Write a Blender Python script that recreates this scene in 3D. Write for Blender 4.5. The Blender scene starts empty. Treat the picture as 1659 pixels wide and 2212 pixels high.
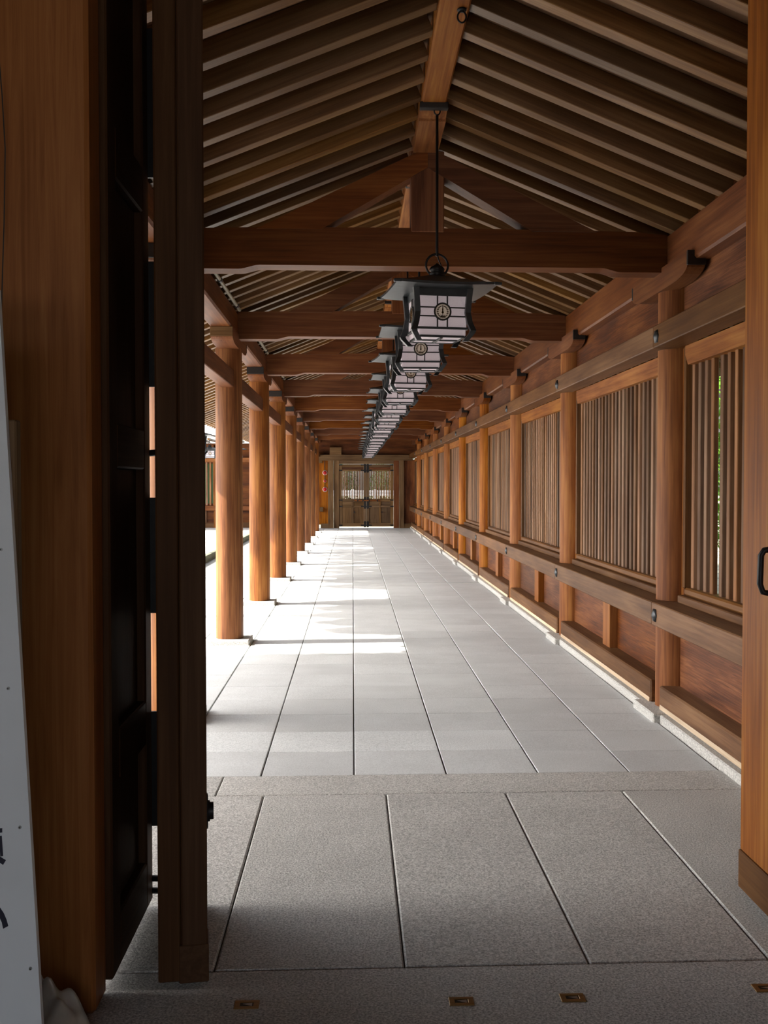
import bpy, math, random
from mathutils import Vector, Matrix
random.seed(7)
D = bpy.data
SC = bpy.context.scene
COL = SC.collection
PI = math.pi

# ------------------------------------------------------------------ camera
EYE = 1.55
F_PX, PSI = 2240.0, 0.045                       # focal length in pixels of the 1659 x 2212 frame, yaw to the right
cam_d = D.cameras.new('camera'); cam = D.objects.new('camera', cam_d); COL.objects.link(cam)
cam_d.sensor_fit = 'AUTO'; cam_d.sensor_width = 36.0; cam_d.lens = F_PX / 2212.0 * 36.0
th = math.atan((1106 - 1045) / F_PX * math.cos(PSI))
cam.location = (0, 0, EYE)
cam.rotation_euler = (PI / 2 - th, 0, -PSI)
cam_d.shift_x = (829.5 - (762 + F_PX * math.tan(PSI))) / 2212.0
cam_d.clip_start = 0.05; cam_d.clip_end = 500
SC.camera = cam

# ------------------------------------------------------------------ sky, sun, exposure
SUN_DIR = Vector((-1.0, -0.045, 0.85)).normalized()      # towards the sun: over the open court on the left
w = D.worlds.new('sky'); SC.world = w; w.use_nodes = True
nt = w.node_tree; nt.nodes.clear()
out = nt.nodes.new('ShaderNodeOutputWorld'); bg = nt.nodes.new('ShaderNodeBackground')
sky = nt.nodes.new('ShaderNodeTexSky'); sky.sky_type = 'NISHITA'; sky.sun_disc = False
sky.sun_elevation = math.asin(SUN_DIR.z); sky.sun_rotation = math.atan2(SUN_DIR.x, SUN_DIR.y)
sky.dust_density = 4.0; sky.air_density = 1.0
hs = nt.nodes.new('ShaderNodeHueSaturation'); hs.inputs['Saturation'].default_value = 0.45
nt.links.new(sky.outputs[0], hs.inputs['Color']); nt.links.new(hs.outputs[0], bg.inputs[0])
bg.inputs[1].default_value = 0.42
nt.links.new(bg.outputs[0], out.inputs[0])
sl = D.lights.new('sun', 'SUN'); so = D.objects.new('sun', sl); COL.objects.link(so)
sl.energy = 9.0; sl.angle = math.radians(0.55); sl.color = (1.0, 0.93, 0.83)
so.rotation_euler = SUN_DIR.to_track_quat('Z', 'Y').to_euler(); so.location = (-12, 10, 14)
SC.view_settings.view_transform = 'Standard'; SC.view_settings.look = 'None'
SC.view_settings.gamma = 1.0; SC.view_settings.use_curve_mapping = False
SC.view_settings.exposure = 1.05

# ------------------------------------------------------------------ materials
def new_mat(name):
    m = D.materials.new(name); m.use_nodes = True
    n = m.node_tree.nodes; b = n['Principled BSDF']
    return m, m.node_tree, n, m.node_tree.links, b

def N(n, t, **kw):
    x = n.new(t)
    for k, v in kw.items(): setattr(x, k, v)
    return x

def ramp(n, stops):
    r = n.new('ShaderNodeValToRGB'); e = r.color_ramp.elements
    while len(e) < len(stops): e.new(0.5)
    for i, (p, c) in enumerate(stops):
        e[i].position = p; e[i].color = (c[0], c[1], c[2], 1)
    return r

WOOD = {  # dark, mid, light albedo; roughness; amount the single pieces vary in tone
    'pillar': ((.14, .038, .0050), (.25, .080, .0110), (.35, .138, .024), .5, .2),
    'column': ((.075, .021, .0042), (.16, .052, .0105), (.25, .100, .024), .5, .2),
    'beam':   ((.075, .0195, .0038), (.13, .0375, .0075), (.18, .063, .0145), .5, .22),
    'rafter': ((.088, .037, .0100), (.150, .071, .0215), (.21, .115, .041), .40, .3),
    'panel':  ((.040, .0100, .0021), (.105, .0290, .0058), (.18, .062, .0150), .5, .3),
    'rail':   ((.072, .0285, .0085), (.115, .049, .0160), (.165, .079, .029), .5, .25),
    'slat':   ((.095, .042, .0180), (.18, .085, .0400), (.25, .142, .079), .55, .5),
    'grey':   ((.075, .037, .0135), (.13, .069, .0270), (.18, .105, .047), .6, .25),
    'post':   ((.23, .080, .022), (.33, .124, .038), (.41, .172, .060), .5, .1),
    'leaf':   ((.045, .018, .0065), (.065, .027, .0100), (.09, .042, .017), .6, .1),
    'pale':   ((.45, .32, .2), (.56, .42, .28), (.65, .52, .37), .7, .2),
}
_w = {}
def W(fam, axis):
    k = fam + '_' + axis
    if k in _w: return _w[k]
    dk, md, lt, ro, var = WOOD[fam]
    m, t, n, L, b = new_mat('wood_' + k)
    tc = N(n, 'ShaderNodeTexCoord'); oi = N(n, 'ShaderNodeObjectInfo')
    off = N(n, 'ShaderNodeVectorMath', operation='SCALE'); off.inputs[3].default_value = 37.0
    cmb = N(n, 'ShaderNodeCombineXYZ')
    for i in range(3): L.new(oi.outputs['Random'], cmb.inputs[i])
    L.new(cmb.outputs[0], off.inputs[0])
    add = N(n, 'ShaderNodeVectorMath', operation='ADD')
    L.new(tc.outputs['Object'], add.inputs[0]); L.new(off.outputs[0], add.inputs[1])
    mp = N(n, 'ShaderNodeMapping')
    s = [26.0, 26.0, 26.0]; s['xyz'.index(axis)] = 0.8
    mp.inputs['Scale'].default_value = s
    L.new(add.outputs[0], mp.inputs[0])
    nz = N(n, 'ShaderNodeTexNoise'); nz.inputs['Scale'].default_value = 1.6; nz.inputs['Detail'].default_value = 6
    nz.inputs['Roughness'].default_value = .62; nz.inputs['Distortion'].default_value = {'panel': 2.2, 'post': 1.0, 'column': .8}.get(fam, .5)
    L.new(mp.outputs[0], nz.inputs['Vector'])
    mp2 = N(n, 'ShaderNodeMapping'); s2 = [5.0, 5.0, 5.0]; s2['xyz'.index(axis)] = 1.0
    mp2.inputs['Scale'].default_value = s2; L.new(add.outputs[0], mp2.inputs[0])
    nb = N(n, 'ShaderNodeTexNoise'); nb.inputs['Scale'].default_value = 1.1; nb.inputs['Detail'].default_value = 3
    L.new(mp2.outputs[0], nb.inputs['Vector'])
    mx = N(n, 'ShaderNodeMath', operation='MULTIPLY_ADD'); mx.inputs[1].default_value = .55
    L.new(nb.outputs[0], mx.inputs[0]);
    sc = N(n, 'ShaderNodeMath', operation='MULTIPLY'); sc.inputs[1].default_value = .62
    L.new(nz.outputs[0], sc.inputs[0]); L.new(sc.outputs[0], mx.inputs[2])
    r = ramp(n, [(.43, dk), (.58, md), (.73, lt)]); L.new(mx.outputs[0], r.inputs[0])
    # each piece has its own tone
    hv = N(n, 'ShaderNodeHueSaturation')
    v = N(n, 'ShaderNodeMapRange'); v.inputs[3].default_value = 1 - var; v.inputs[4].default_value = 1 + var
    L.new(oi.outputs['Random'], v.inputs[0]); L.new(v.outputs[0], hv.inputs['Value'])
    f = N(n, 'ShaderNodeMath', operation='MULTIPLY'); f.inputs[1].default_value = 13.7
    fr = N(n, 'ShaderNodeMath', operation='FRACT'); L.new(oi.outputs['Random'], f.inputs[0]); L.new(f.outputs[0], fr.inputs[0])
    v2 = N(n, 'ShaderNodeMapRange'); v2.inputs[3].default_value = 1 - .35 * var - .03; v2.inputs[4].default_value = 1 + .25 * var
    L.new(fr.outputs[0], v2.inputs[0]); L.new(v2.outputs[0], hv.inputs['Saturation'])
    L.new(r.outputs[0], hv.inputs['Color']); L.new(hv.outputs[0], b.inputs['Base Color'])
    b.inputs['Roughness'].default_value = ro; b.inputs['Specular IOR Level'].default_value = {'rafter': .3, 'leaf': .1, 'pillar': .13, 'rail': .16, 'column': .2}.get(fam, .18)
    bp = N(n, 'ShaderNodeBump'); bp.inputs['Strength'].default_value = .12; bp.inputs['Distance'].default_value = .004
    L.new(nz.outputs[0], bp.inputs['Height']); L.new(bp.outputs[0], b.inputs['Normal'])
    _w[k] = m
    return m

def granite(name, lo, mid, hi, scale, bump, var, island=False):
    m, t, n, L, b = new_mat(name)
    tc = N(n, 'ShaderNodeTexCoord'); oi = N(n, 'ShaderNodeObjectInfo'); ge = N(n, 'ShaderNodeNewGeometry')
    add = N(n, 'ShaderNodeVectorMath', operation='ADD')
    cmb = N(n, 'ShaderNodeCombineXYZ'); ml = N(n, 'ShaderNodeMath', operation='MULTIPLY'); ml.inputs[1].default_value = 19
    rnd = ge.outputs['Random Per Island'] if island else oi.outputs['Random']
    L.new(rnd, ml.inputs[0])
    for i in range(3): L.new(ml.outputs[0], cmb.inputs[i])
    L.new(tc.outputs['Object'], add.inputs[0]); L.new(cmb.outputs[0], add.inputs[1])
    nz = N(n, 'ShaderNodeTexNoise'); nz.inputs['Scale'].default_value = scale; nz.inputs['Detail'].default_value = 3
    nz.inputs['Roughness'].default_value = .7
    L.new(add.outputs[0], nz.inputs['Vector'])
    r = ramp(n, [(.34, lo), (.5, mid), (.66, hi)]); L.new(nz.outputs[0], r.inputs[0])
    st = N(n, 'ShaderNodeTexNoise'); st.inputs['Scale'].default_value = 3.0; st.inputs['Detail'].default_value = 4
    L.new(add.outputs[0], st.inputs['Vector'])
    v1 = N(n, 'ShaderNodeMapRange'); v1.inputs[3].default_value = .86; v1.inputs[4].default_value = 1.14
    L.new(st.outputs[0], v1.inputs[0])
    v = N(n, 'ShaderNodeMapRange'); v.inputs[3].default_value = 1 - var; v.inputs[4].default_value = 1 + var
    L.new(rnd, v.inputs[0])
    mm = N(n, 'ShaderNodeMath', operation='MULTIPLY'); L.new(v1.outputs[0], mm.inputs[0]); L.new(v.outputs[0], mm.inputs[1])
    hv = N(n, 'ShaderNodeHueSaturation'); L.new(mm.outputs[0], hv.inputs['Value']); L.new(r.outputs[0], hv.inputs['Color'])
    L.new(hv.outputs[0], b.inputs['Base Color'])
    b.inputs['Roughness'].default_value = .75; b.inputs['Specular IOR Level'].default_value = .3
    bp = N(n, 'ShaderNodeBump'); bp.inputs['Strength'].default_value = bump; bp.inputs['Distance'].default_value = .006
    L.new(nz.outputs[0], bp.inputs['Height']); L.new(bp.outputs[0], b.inputs['Normal'])
    return m

def plain(name, c, ro=.6, metal=0.0, spec=.4, noise=.12, nscale=30, bump=0):
    m, t, n, L, b = new_mat(name)
    tc = N(n, 'ShaderNodeTexCoord'); nz = N(n, 'ShaderNodeTexNoise'); nz.inputs['Scale'].default_value = nscale
    nz.inputs['Detail'].default_value = 4; L.new(tc.outputs['Object'], nz.inputs['Vector'])
    r = ramp(n, [(.3, [x * (1 - noise) for x in c]), (.7, [min(1, x * (1 + noise)) for x in c])])
    L.new(nz.outputs[0], r.inputs[0]); L.new(r.outputs[0], b.inputs['Base Color'])
    b.inputs['Roughness'].default_value = ro; b.inputs['Metallic'].default_value = metal
    b.inputs['Specular IOR Level'].default_value = spec
    if bump:
        bp = N(n, 'ShaderNodeBump'); bp.inputs['Strength'].default_value = bump; bp.inputs['Distance'].default_value = .01
        L.new(nz.outputs[0], bp.inputs['Height']); L.new(bp.outputs[0], b.inputs['Normal'])
    return m

def leafy(name, a, c):
    m, t, n, L, b = new_mat(name)
    ge = N(n, 'ShaderNodeNewGeometry'); r = ramp(n, [(0, a), (1, c)])
    L.new(ge.outputs['Random Per Island'], r.inputs[0]); L.new(r.outputs[0], b.inputs['Base Color'])
    b.inputs['Roughness'].default_value = .5
    tr = N(n, 'ShaderNodeBsdfTranslucent'); L.new(r.outputs[0], tr.inputs[0])
    mx = N(n, 'ShaderNodeMixShader'); mx.inputs[0].default_value = .45
    L.new(b.outputs[0], mx.inputs[1]); L.new(tr.outputs[0], mx.inputs[2])
    L.new(mx.outputs[0], n['Material Output'].inputs[0])
    return m

TILE = granite('granite_tile', (.45, .465, .468), (.55, .567, .57), (.63, .65, .65), 150, .15, .05)
TILEB = granite('rough_granite_tile', (.47, .495, .495), (.63, .655, .66), (.76, .78, .78), 120, .3, .04)
TILES = granite('granite_tiles', (.47, .485, .488), (.55, .567, .57), (.61, .63, .63), 150, .1, .05, True)
SLAB = granite('granite_slab', (.23, .226, .213), (.44, .434, .412), (.67, .66, .63), 135, .5, .05)
CURB = granite('granite_curb', (.27, .265, .25), (.46, .45, .425), (.64, .63, .60), 110, .4, .06)
JOINT = plain('dark_joint', (.12, .115, .105), .9)
COURT = granite('court_paving', (.45, .44, .42), (.55, .54, .52), (.64, .63, .61), 60, .2, .04)
GRAVEL = plain('gravel', (.28, .28, .25), .9, noise=.6, nscale=60, bump=.8)
MOSS = plain('mossy_kerb', (.12, .125, .085), .9, noise=.4, nscale=25)
SOIL = plain('garden_soil', (.20, .19, .13), .95, noise=.4, nscale=3)
IRON = plain('black_iron', (.018, .017, .018), .45, .5, .4)
IRONG = plain('grey_iron', (.055, .06, .065), .4, .7, .5)
PATINA = plain('dark_patina_metal', (.034, .039, .043), .36, .3, .5, noise=.15)
BLACKP = plain('black_paint', (.014, .011, .01), .5)
BOARDS = plain('roof_boards', (.13, .07, .035), .75, noise=.25, nscale=8)
COPPER = plain('pale_roof_metal', (.42, .43, .42), .5, .1, noise=.1)
BRASS = plain('old_brass', (.26, .15, .05), .4, .6)
RED = plain('red_enamel', (.45, .02, .02), .35)
WHITE = plain('white_paint', (.72, .74, .78), .5, noise=.03, nscale=6)
INK = plain('black_lettering', (.012, .012, .03), .5)
STEEL = plain('steel', (.35, .35, .35), .35, .8)
PIPE = plain('grey_pipe', (.30, .27, .20), .5, noise=.2)
SHEET = plain('pale_plastic_sheet', (.40, .38, .34), .35, noise=.1)
BARK = plain('bark', (.10, .07, .045), .9, noise=.4, nscale=9, bump=.6)
LEAF1 = leafy('fresh_leaves', (.10, .26, .03), (.30, .55, .06))
LEAF2 = leafy('dark_leaves', (.03, .08, .02), (.08, .17, .04))
CREST = plain('crest_ground', (.64, .55, .46), .5)
MOTIF = plain('dark_gold', (.11, .055, .014), .4, .4)
WBOARD = plain('white_board', (.75, .75, .76), .6)

PAPER, _t, _n, _L, _b = new_mat('lantern_paper')
_b.inputs['Base Color'].default_value = (.80, .73, .76, 1); _b.inputs['Roughness'].default_value = .55
_nz = N(_n, 'ShaderNodeTexNoise'); _nz.inputs['Scale'].default_value = 40
_r = ramp(_n, [(.3, (.86, .80, .82)), (.7, (.92, .87, .89))]); _L.new(_nz.outputs[0], _r.inputs[0]); _L.new(_r.outputs[0], _b.inputs['Base Color'])
_tr = N(_n, 'ShaderNodeBsdfTranslucent'); _L.new(_r.outputs[0], _tr.inputs[0])
_mx = N(_n, 'ShaderNodeMixShader'); _mx.inputs[0].default_value = .6
_L.new(_b.outputs[0], _mx.inputs[1]); _L.new(_tr.outputs[0], _mx.inputs[2]); _L.new(_mx.outputs[0], _n['Material Output'].inputs[0])

_b.inputs['Emission Color'].default_value = (1.0, .93, .95, 1); _b.inputs['Emission Strength'].default_value = .085  # weak glow added to the panes to lift their brightness
_cb = CREST.node_tree.nodes['Principled BSDF']; _cb.inputs['Emission Color'].default_value = (1.0, .80, .62, 1); _cb.inputs['Emission Strength'].default_value = .05  # crest disc also given a faint added glow, though it is no lamp
# ------------------------------------------------------------------ object helpers
def wloc(o):
    v = Vector((0, 0, 0))
    while o: v = v + o.location; o = o.parent
    return v

def tag(o, label=None, cat=None, group=None, kind=None):
    if label: o['label'] = label
    if cat: o['category'] = cat
    if group: o['group'] = group
    if kind: o['kind'] = kind
    return o

def thing(name, label, cat, loc=(0, 0, 0), group=None):
    o = D.objects.new(name, None); COL.objects.link(o); o.location = loc; o.empty_display_size = .1
    return tag(o, label, cat, group)

def struct(name, label=None, loc=(0, 0, 0)):
    o = D.objects.new(name, None); COL.objects.link(o); o.location = loc; o.empty_display_size = .1
    return tag(o, label, None, None, 'structure')

def link(name, me, c, parent):
    o = D.objects.new(name, me); COL.objects.link(o)
    if parent: o.parent = parent; o.location = Vector(c) - wloc(parent)
    else: o.location = c
    return o

def pick(mat, dims):
    if isinstance(mat, str): return W(mat, 'xyz'[max(range(3), key=lambda i: dims[i])])
    return mat

def raw(name, vs, fs, mat, parent=None, smooth=False, axis=None):
    lo = [min(v[i] for v in vs) for i in range(3)]; hi = [max(v[i] for v in vs) for i in range(3)]
    c = [(a + b) / 2 for a, b in zip(lo, hi)]
    me = D.meshes.new(name); me.from_pydata([[v[i] - c[i] for i in range(3)] for v in vs], [], fs)
    if isinstance(mat, str): mat = W(mat, axis) if axis else pick(mat, [b - a for a, b in zip(lo, hi)])
    me.materials.append(mat)
    if smooth is True:
        for p in me.polygons: p.use_smooth = True
    elif smooth:
        for i in smooth: me.polygons[i].use_smooth = True
    me.update()
    return link(name, me, c, parent)

def chbox(hx, hy, hz, c):
    c = min(c, hx * .45, hy * .45, hz * .45)
    vs = []; idx = {}
    for sx in (-1, 1):
        for sy in (-1, 1):
            for sz in (-1, 1):
                for a in range(3):   # vertex lying on the face of axis a
                    p = [sx * (hx - c), sy * (hy - c), sz * (hz - c)]
                    p[a] = (sx * hx, sy * hy, sz * hz)[a]
                    idx[(sx, sy, sz, a)] = len(vs); vs.append(p)
    fs = []
    def face(keys, nrm):
        ids = [idx[k] for k in keys]
        p = [Vector(vs[i]) for i in ids]
        if (p[1] - p[0]).cross(p[2] - p[0]).dot(Vector(nrm)) < 0: ids.reverse()
        fs.append(ids)
    for a in range(3):
        u, v = [i for i in range(3) if i != a]
        for s in (-1, 1):
            ks = []
            for su, sv in ((-1, -1), (1, -1), (1, 1), (-1, 1)):
                t = [0, 0, 0]; t[a] = s; t[u] = su; t[v] = sv; ks.append((*t, a))
            n = [0, 0, 0]; n[a] = s; face(ks, n)
    for a in range(3):               # edges along axis a
        u, v = [i for i in range(3) if i != a]
        for su in (-1, 1):
            for sv in (-1, 1):
                def K(sa, f):
                    t = [0, 0, 0]; t[a] = sa; t[u] = su; t[v] = sv; return (*t, f)
                n = [0, 0, 0]; n[u] = su; n[v] = sv
                face([K(-1, u), K(1, u), K(1, v), K(-1, v)], n)
    for sx in (-1, 1):
        for sy in (-1, 1):
            for sz in (-1, 1): face([(sx, sy, sz, i) for i in range(3)], (sx, sy, sz))
    return vs, fs

_boxes = {}
def box_mesh(name, dx, dy, dz, mat, ch):
    key = (round(dx, 4), round(dy, 4), round(dz, 4), mat if isinstance(mat, str) else mat.name, ch)
    if key not in _boxes:
        me = D.meshes.new(name)
        if ch > 0: vs, fs = chbox(dx / 2, dy / 2, dz / 2, ch)
        else:
            a, b, c = dx / 2, dy / 2, dz / 2
            vs = [(x, y, z) for x in (-a, a) for y in (-b, b) for z in (-c, c)]
            fs = [(0, 1, 3, 2), (4, 6, 7, 5), (0, 4, 5, 1), (2, 3, 7, 6), (0, 2, 6, 4), (1, 5, 7, 3)]
        me.from_pydata(vs, [], fs); me.materials.append(pick(mat, (dx, dy, dz))); me.update()
        _boxes[key] = me
    return _boxes[key]

def box(name, x0, x1, y0, y1, z0, z1, mat, parent=None, ch=.004):
    return link(name, box_mesh(name, x1 - x0, y1 - y0, z1 - z0, mat, ch), ((x0 + x1) / 2, (y0 + y1) / 2, (z0 + z1) / 2), parent)

def prism(name, pts, plane, lo, hi, mat, parent=None, axis=None):
    """2-D outline extruded: plane 'xz' along y, 'yz' along x, 'xy' along z"""
    def P(p, h):
        return {'xz': (p[0], h, p[1]), 'yz': (h, p[0], p[1]), 'xy': (p[0], p[1], h)}[plane]
    n = len(pts)
    area = sum(pts[i][0] * pts[(i + 1) % n][1] - pts[(i + 1) % n][0] * pts[i][1] for i in range(n))
    if area < 0: pts = pts[::-1]
    vs = [P(p, lo) for p in pts] + [P(p, hi) for p in pts]
    fs = [tuple(range(n))[::-1], tuple(range(n, 2 * n))] + [(i, (i + 1) % n, n + (i + 1) % n, n + i) for i in range(n)]
    if plane == 'xz': fs = [f[::-1] for f in fs]
    return raw(name, vs, fs, mat, parent, axis=axis)

def frame_of(d):
    d = d.normalized(); a = Vector((0, 0, 1)) if abs(d.z) < .9 else Vector((1, 0, 0))
    u = d.cross(a).normalized(); return u, d.cross(u).normalized()

def cyl(name, p0, p1, r0, r1, n, mat, parent=None, rings=None, axis=None):
    p0, p1 = Vector(p0), Vector(p1); u, v = frame_of(p1 - p0)
    prof = rings or [(0, r0), (1, r1)]
    vs = []
    for t, r in prof:
        c = p0.lerp(p1, t)
        for k in range(n):
            a = 2 * PI * k / n; vs.append(c + (u * math.cos(a) - v * math.sin(a)) * r)
    fs = []
    for j in range(len(prof) - 1):
        for k in range(n):
            k2 = (k + 1) % n; fs.append((j * n + k, j * n + k2, (j + 1) * n + k2, (j + 1) * n + k))
    ns = len(fs)
    b = len(vs); vs += vs[:n]; fs.append(tuple(range(b, b + n))[::-1])
    b = len(vs); vs += vs[(len(prof) - 1) * n:len(prof) * n]; fs.append(tuple(range(b, b + n)))
    # keep outward normals
    f = fs[0]; nv = (Vector(vs[f[1]]) - Vector(vs[f[0]])).cross(Vector(vs[f[2]]) - Vector(vs[f[0]]))
    if nv.dot(Vector(vs[f[0]]) - p0.lerp(p1, .5) ) < 0 and len(prof) == 2: fs = [q[::-1] for q in fs]
    return raw(name, [tuple(x) for x in vs], fs, mat, parent, smooth=range(ns), axis=axis)

def tube_data(path, r, n=8, closed=False):
    path = [Vector(p) for p in path]; vs = []; fs = []; m = len(path); pu = None
    for i, p in enumerate(path):
        if closed: d = path[(i + 1) % m] - path[i - 1]
        else: d = path[min(i + 1, m - 1)] - path[max(i - 1, 0)]
        d.normalize()
        if pu is None: u, _ = frame_of(d)
        else:
            u = pu - d * pu.dot(d); u.normalize()
        v = d.cross(u); pu = u
        rr = r[i] if isinstance(r, (list, tuple)) else r
        for k in range(n):
            a = 2 * PI * k / n; vs.append(tuple(p + (u * math.cos(a) + v * math.sin(a)) * rr))
    for i in range(m if closed else m - 1):
        j = (i + 1) % m
        for k in range(n):
            k2 = (k + 1) % n; fs.append((i * n + k, i * n + k2, j * n + k2, j * n + k))
    if not closed: fs += [tuple(range(n))[::-1], tuple(range((m - 1) * n, m * n))]
    return vs, fs

def tube(name, path, r, mat, parent=None, n=8, closed=False):
    vs, fs = tube_data(path, r, n, closed); return raw(name, vs, fs, mat, parent, smooth=True)

def lathe(name, prof, n, mat, parent, base=(0, 0, 0)):
    vs = []; fs = []
    for r, z in prof:
        for k in range(n):
            a = 2 * PI * k / n; vs.append((base[0] + r * math.cos(a), base[1] + r * math.sin(a), base[2] + z))
    for j in range(len(prof) - 1):
        for k in range(n):
            k2 = (k + 1) % n; fs.append((j * n + k, j * n + k2, (j + 1) * n + k2, (j + 1) * n + k))
    fs += [tuple(range(n))[::-1], tuple(range((len(prof) - 1) * n, len(prof) * n))]
    return raw(name, vs, fs, mat, parent, smooth=True)

class MB:
    """collects boxes / prisms into ONE mesh for pieces too small to pick apart"""
    def __init__(s): s.v = []; s.f = []
    def add(s, vs, fs):
        b = len(s.v); s.v += [tuple(v) for v in vs]; s.f += [tuple(i + b for i in f) for f in fs]
    def box(s, x0, x1, y0, y1, z0, z1, ch=0):
        c = ((x0 + x1) / 2, (y0 + y1) / 2, (z0 + z1) / 2)
        if ch: vs, fs = chbox((x1 - x0) / 2, (y1 - y0) / 2, (z1 - z0) / 2, ch)
        else:
            a, b, d = (x1 - x0) / 2, (y1 - y0) / 2, (z1 - z0) / 2
            vs = [(x, y, z) for x in (-a, a) for y in (-b, b) for z in (-d, d)]
            fs = [(0, 1, 3, 2), (4, 6, 7, 5), (0, 4, 5, 1), (2, 3, 7, 6), (0, 2, 6, 4), (1, 5, 7, 3)]
        s.add([(v[0] + c[0], v[1] + c[1], v[2] + c[2]) for v in vs], fs)
    def build(s, name, mat, parent=None, smooth=False): return raw(name, s.v, s.f, mat, parent, smooth)

def copy_tree(o, parent=None):
    c = o.copy(); COL.objects.link(c)
    if parent: c.parent = parent
    for ch in list(o.children): copy_tree(ch, c)
    return c

ORD = ['first', 'second', 'third', 'fourth', 'fifth', 'sixth', 'seventh', 'eighth', 'ninth', 'tenth', 'eleventh', 'twelfth',
       'thirteenth', 'fourteenth', 'fifteenth', 'sixteenth', 'seventeenth', 'eighteenth', 'nineteenth', 'twentieth']

# ------------------------------------------------------------------ measures (metres; corridor runs along +Y)
BAY, Y0, NB = 3.27, 6.88, 9
YK = [Y0 + BAY * k for k in range(NB)]          # pillar lines
YEND = 36.3                                      # end gate
XL, XR, RP = -1.2, 2.175, .133                   # pillar centres and radius
XC = .475                                        # ridge
SLOPE = .4
EAVE_L, EAVE_R = -2.62, 3.57

# ================================================================== SETTING: ground and floor
ground = box('ground', -60, 60, -30, 160, -.45, -.25, SOIL, None, 0); tag(ground, kind='structure')
courtyard = box('courtyard', -40, -3.06, 3.4, 33.2, -.25, .06, COURT, None, 0); tag(courtyard, kind='structure')
forecourt = box('forecourt', -30, 30, -28, -3.02, -.25, -.02, COURT, None, 0); tag(forecourt, kind='structure')

floor = box('floor', -2.46, 2.2, -3.0, YEND + .6, -.25, -.012, JOINT, None, 0); tag(floor, kind='structure')
TX0, TW, TY0, TL = .005, .4935, 5.49, .487
cols = list(range(-5, 4))
NEAR_ROWS = 22
for c in cols:
    x0 = TX0 + c * TW + .004; x1 = TX0 + (c + 1) * TW - .004
    x1 = min(x1, 1.99)
    sh = {3: -.06, 2: -.03, -1: .0, 0: .0, 1: .0}.get(c, .01)
    for r in range(NEAR_ROWS):
        y0 = TY0 + r * TL + (sh if r else 0); y1 = TY0 + (r + 1) * TL + sh - .0025
        o = box('tile', x0, x1, y0, y1, -.05, random.uniform(-.0012, .0012), TILEB if r == 1 and c < 2 else TILE, floor, .003)
mb = MB()
for c in cols:
    x0 = TX0 + c * TW + .004; x1 = min(TX0 + (c + 1) * TW - .004, 1.99)
    r = NEAR_ROWS
    while TY0 + r * TL < YEND + .2:
        y0 = TY0 + r * TL + .03; mb.box(x0, x1, y0, min(y0 + TL - .0035, YEND + .5), -.05, random.uniform(-.0012, .0012), .0035); r += 1
tag(mb.build('far_tiles', TILES, floor), kind='stuff')
# border strip and the big rough slabs before it
for x0, x1 in ((-2.46, -.685), (-.681, 1.99)): box('border_slab', x0, x1, 5.146, TY0 - .005, -.08, .001, SLAB, floor, .005)
xs = [-2.25, -1.65, -1.05, -.444, .165, .763, 1.356, 2.2]
for a, b in zip(xs, xs[1:]):
    box('slab', a + .0025, b - .0025, 3.286, 5.14, -.08, random.uniform(-.001, .001), SLAB, floor, .006)
box('threshold_slab', -2.4, 2.2, 1.9, 3.28, -.08, 0, SLAB, floor, .006)
box('threshold_slab', -2.4, 2.2, -.6, 1.892, -.08, 0, SLAB, floor, .006)
box('threshold_slab', -2.4, 2.2, -2.98, -.608, -.08, 0, SLAB, floor, .006)
# drain and kerb on the court side
tag(box('gravel_strip', -2.96, -2.46, 3.4, 33.2, -.25, -.05, GRAVEL, None, 0), kind='stuff', label='grey gravel drain strip beside the paved floor')
trim = struct('trim_1')
y = 3.4
while y < 33:
    box('kerb_stone', -3.06, -2.96, y, min(y + 1.19, 33.2), -.2, .09, MOSS, trim, .006); y += 1.2

# ================================================================== PILLARS
def base_stone(p, x, y, sx, sy, h=.05): return box('base_stone', x - sx, x + sx, y - sy, y + sy, -.04, h, CURB, p, .008)
def boat_bracket(p, x, y, z0, z1, L, wd, cap=None):
    """bracket arm along Y with curved lower ends and black end faces"""
    pts = [(y - L, z1), (y - L, z1 - .085)]
    pts += [(y - L + .28 * (1 - math.cos(a)), z1 - .085 - (z1 - .085 - z0) * math.sin(a)) for a in [PI / 2 * i / 6 for i in range(1, 7)]]
    pts += [(2 * y - q[0], q[1]) for q in pts[::-1]]
    b = prism('bracket', pts, 'yz', x - wd / 2, x + wd / 2, 'beam', p, axis='y')
    for s in (-1, 1):
        box('end_cap', x - wd / 2 - .003, x + wd / 2 + .003, y + s * L - .012, y + s * L + .012, z1 - .09, z1 - .002, cap or BLACKP, b, .003)
    return b
for k in range(NB):
    y = YK[k]
    if k == 0: lab = 'round pillar mostly hidden behind the dark folded door leaf'
    else: lab = ORD[k - 1] + ' round orange wooden pillar in view along the open left side'
    p = thing('pillar', lab, 'pillar', (XL, y, 0), 'round pillars on the open side')
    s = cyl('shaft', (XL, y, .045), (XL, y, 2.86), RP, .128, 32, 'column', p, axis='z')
    base_stone(p, XL, y - .0, .205, .205)
    boat_bracket(p, XL + .01, y, 2.845, 2.982, .62, .2, 'grey' if k == 1 else None)
    lab = ORD[k] + ' round wooden pillar from the camera, set in the latticed right wall'
    p = thing('pillar', lab, 'pillar', (XR, y, 0), 'round pillars in the right wall')
    cyl('shaft', (XR, y, .045), (XR, y, 2.86), RP, .128, 32, 'pillar', p, axis='z')
    box('base_stone', 1.945, 2.4, y - .27, y + .21, -.04, .056, CURB, p, .008)
    boat_bracket(p, XR - .085, y, 2.825, 2.972, .62, .11)
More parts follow.
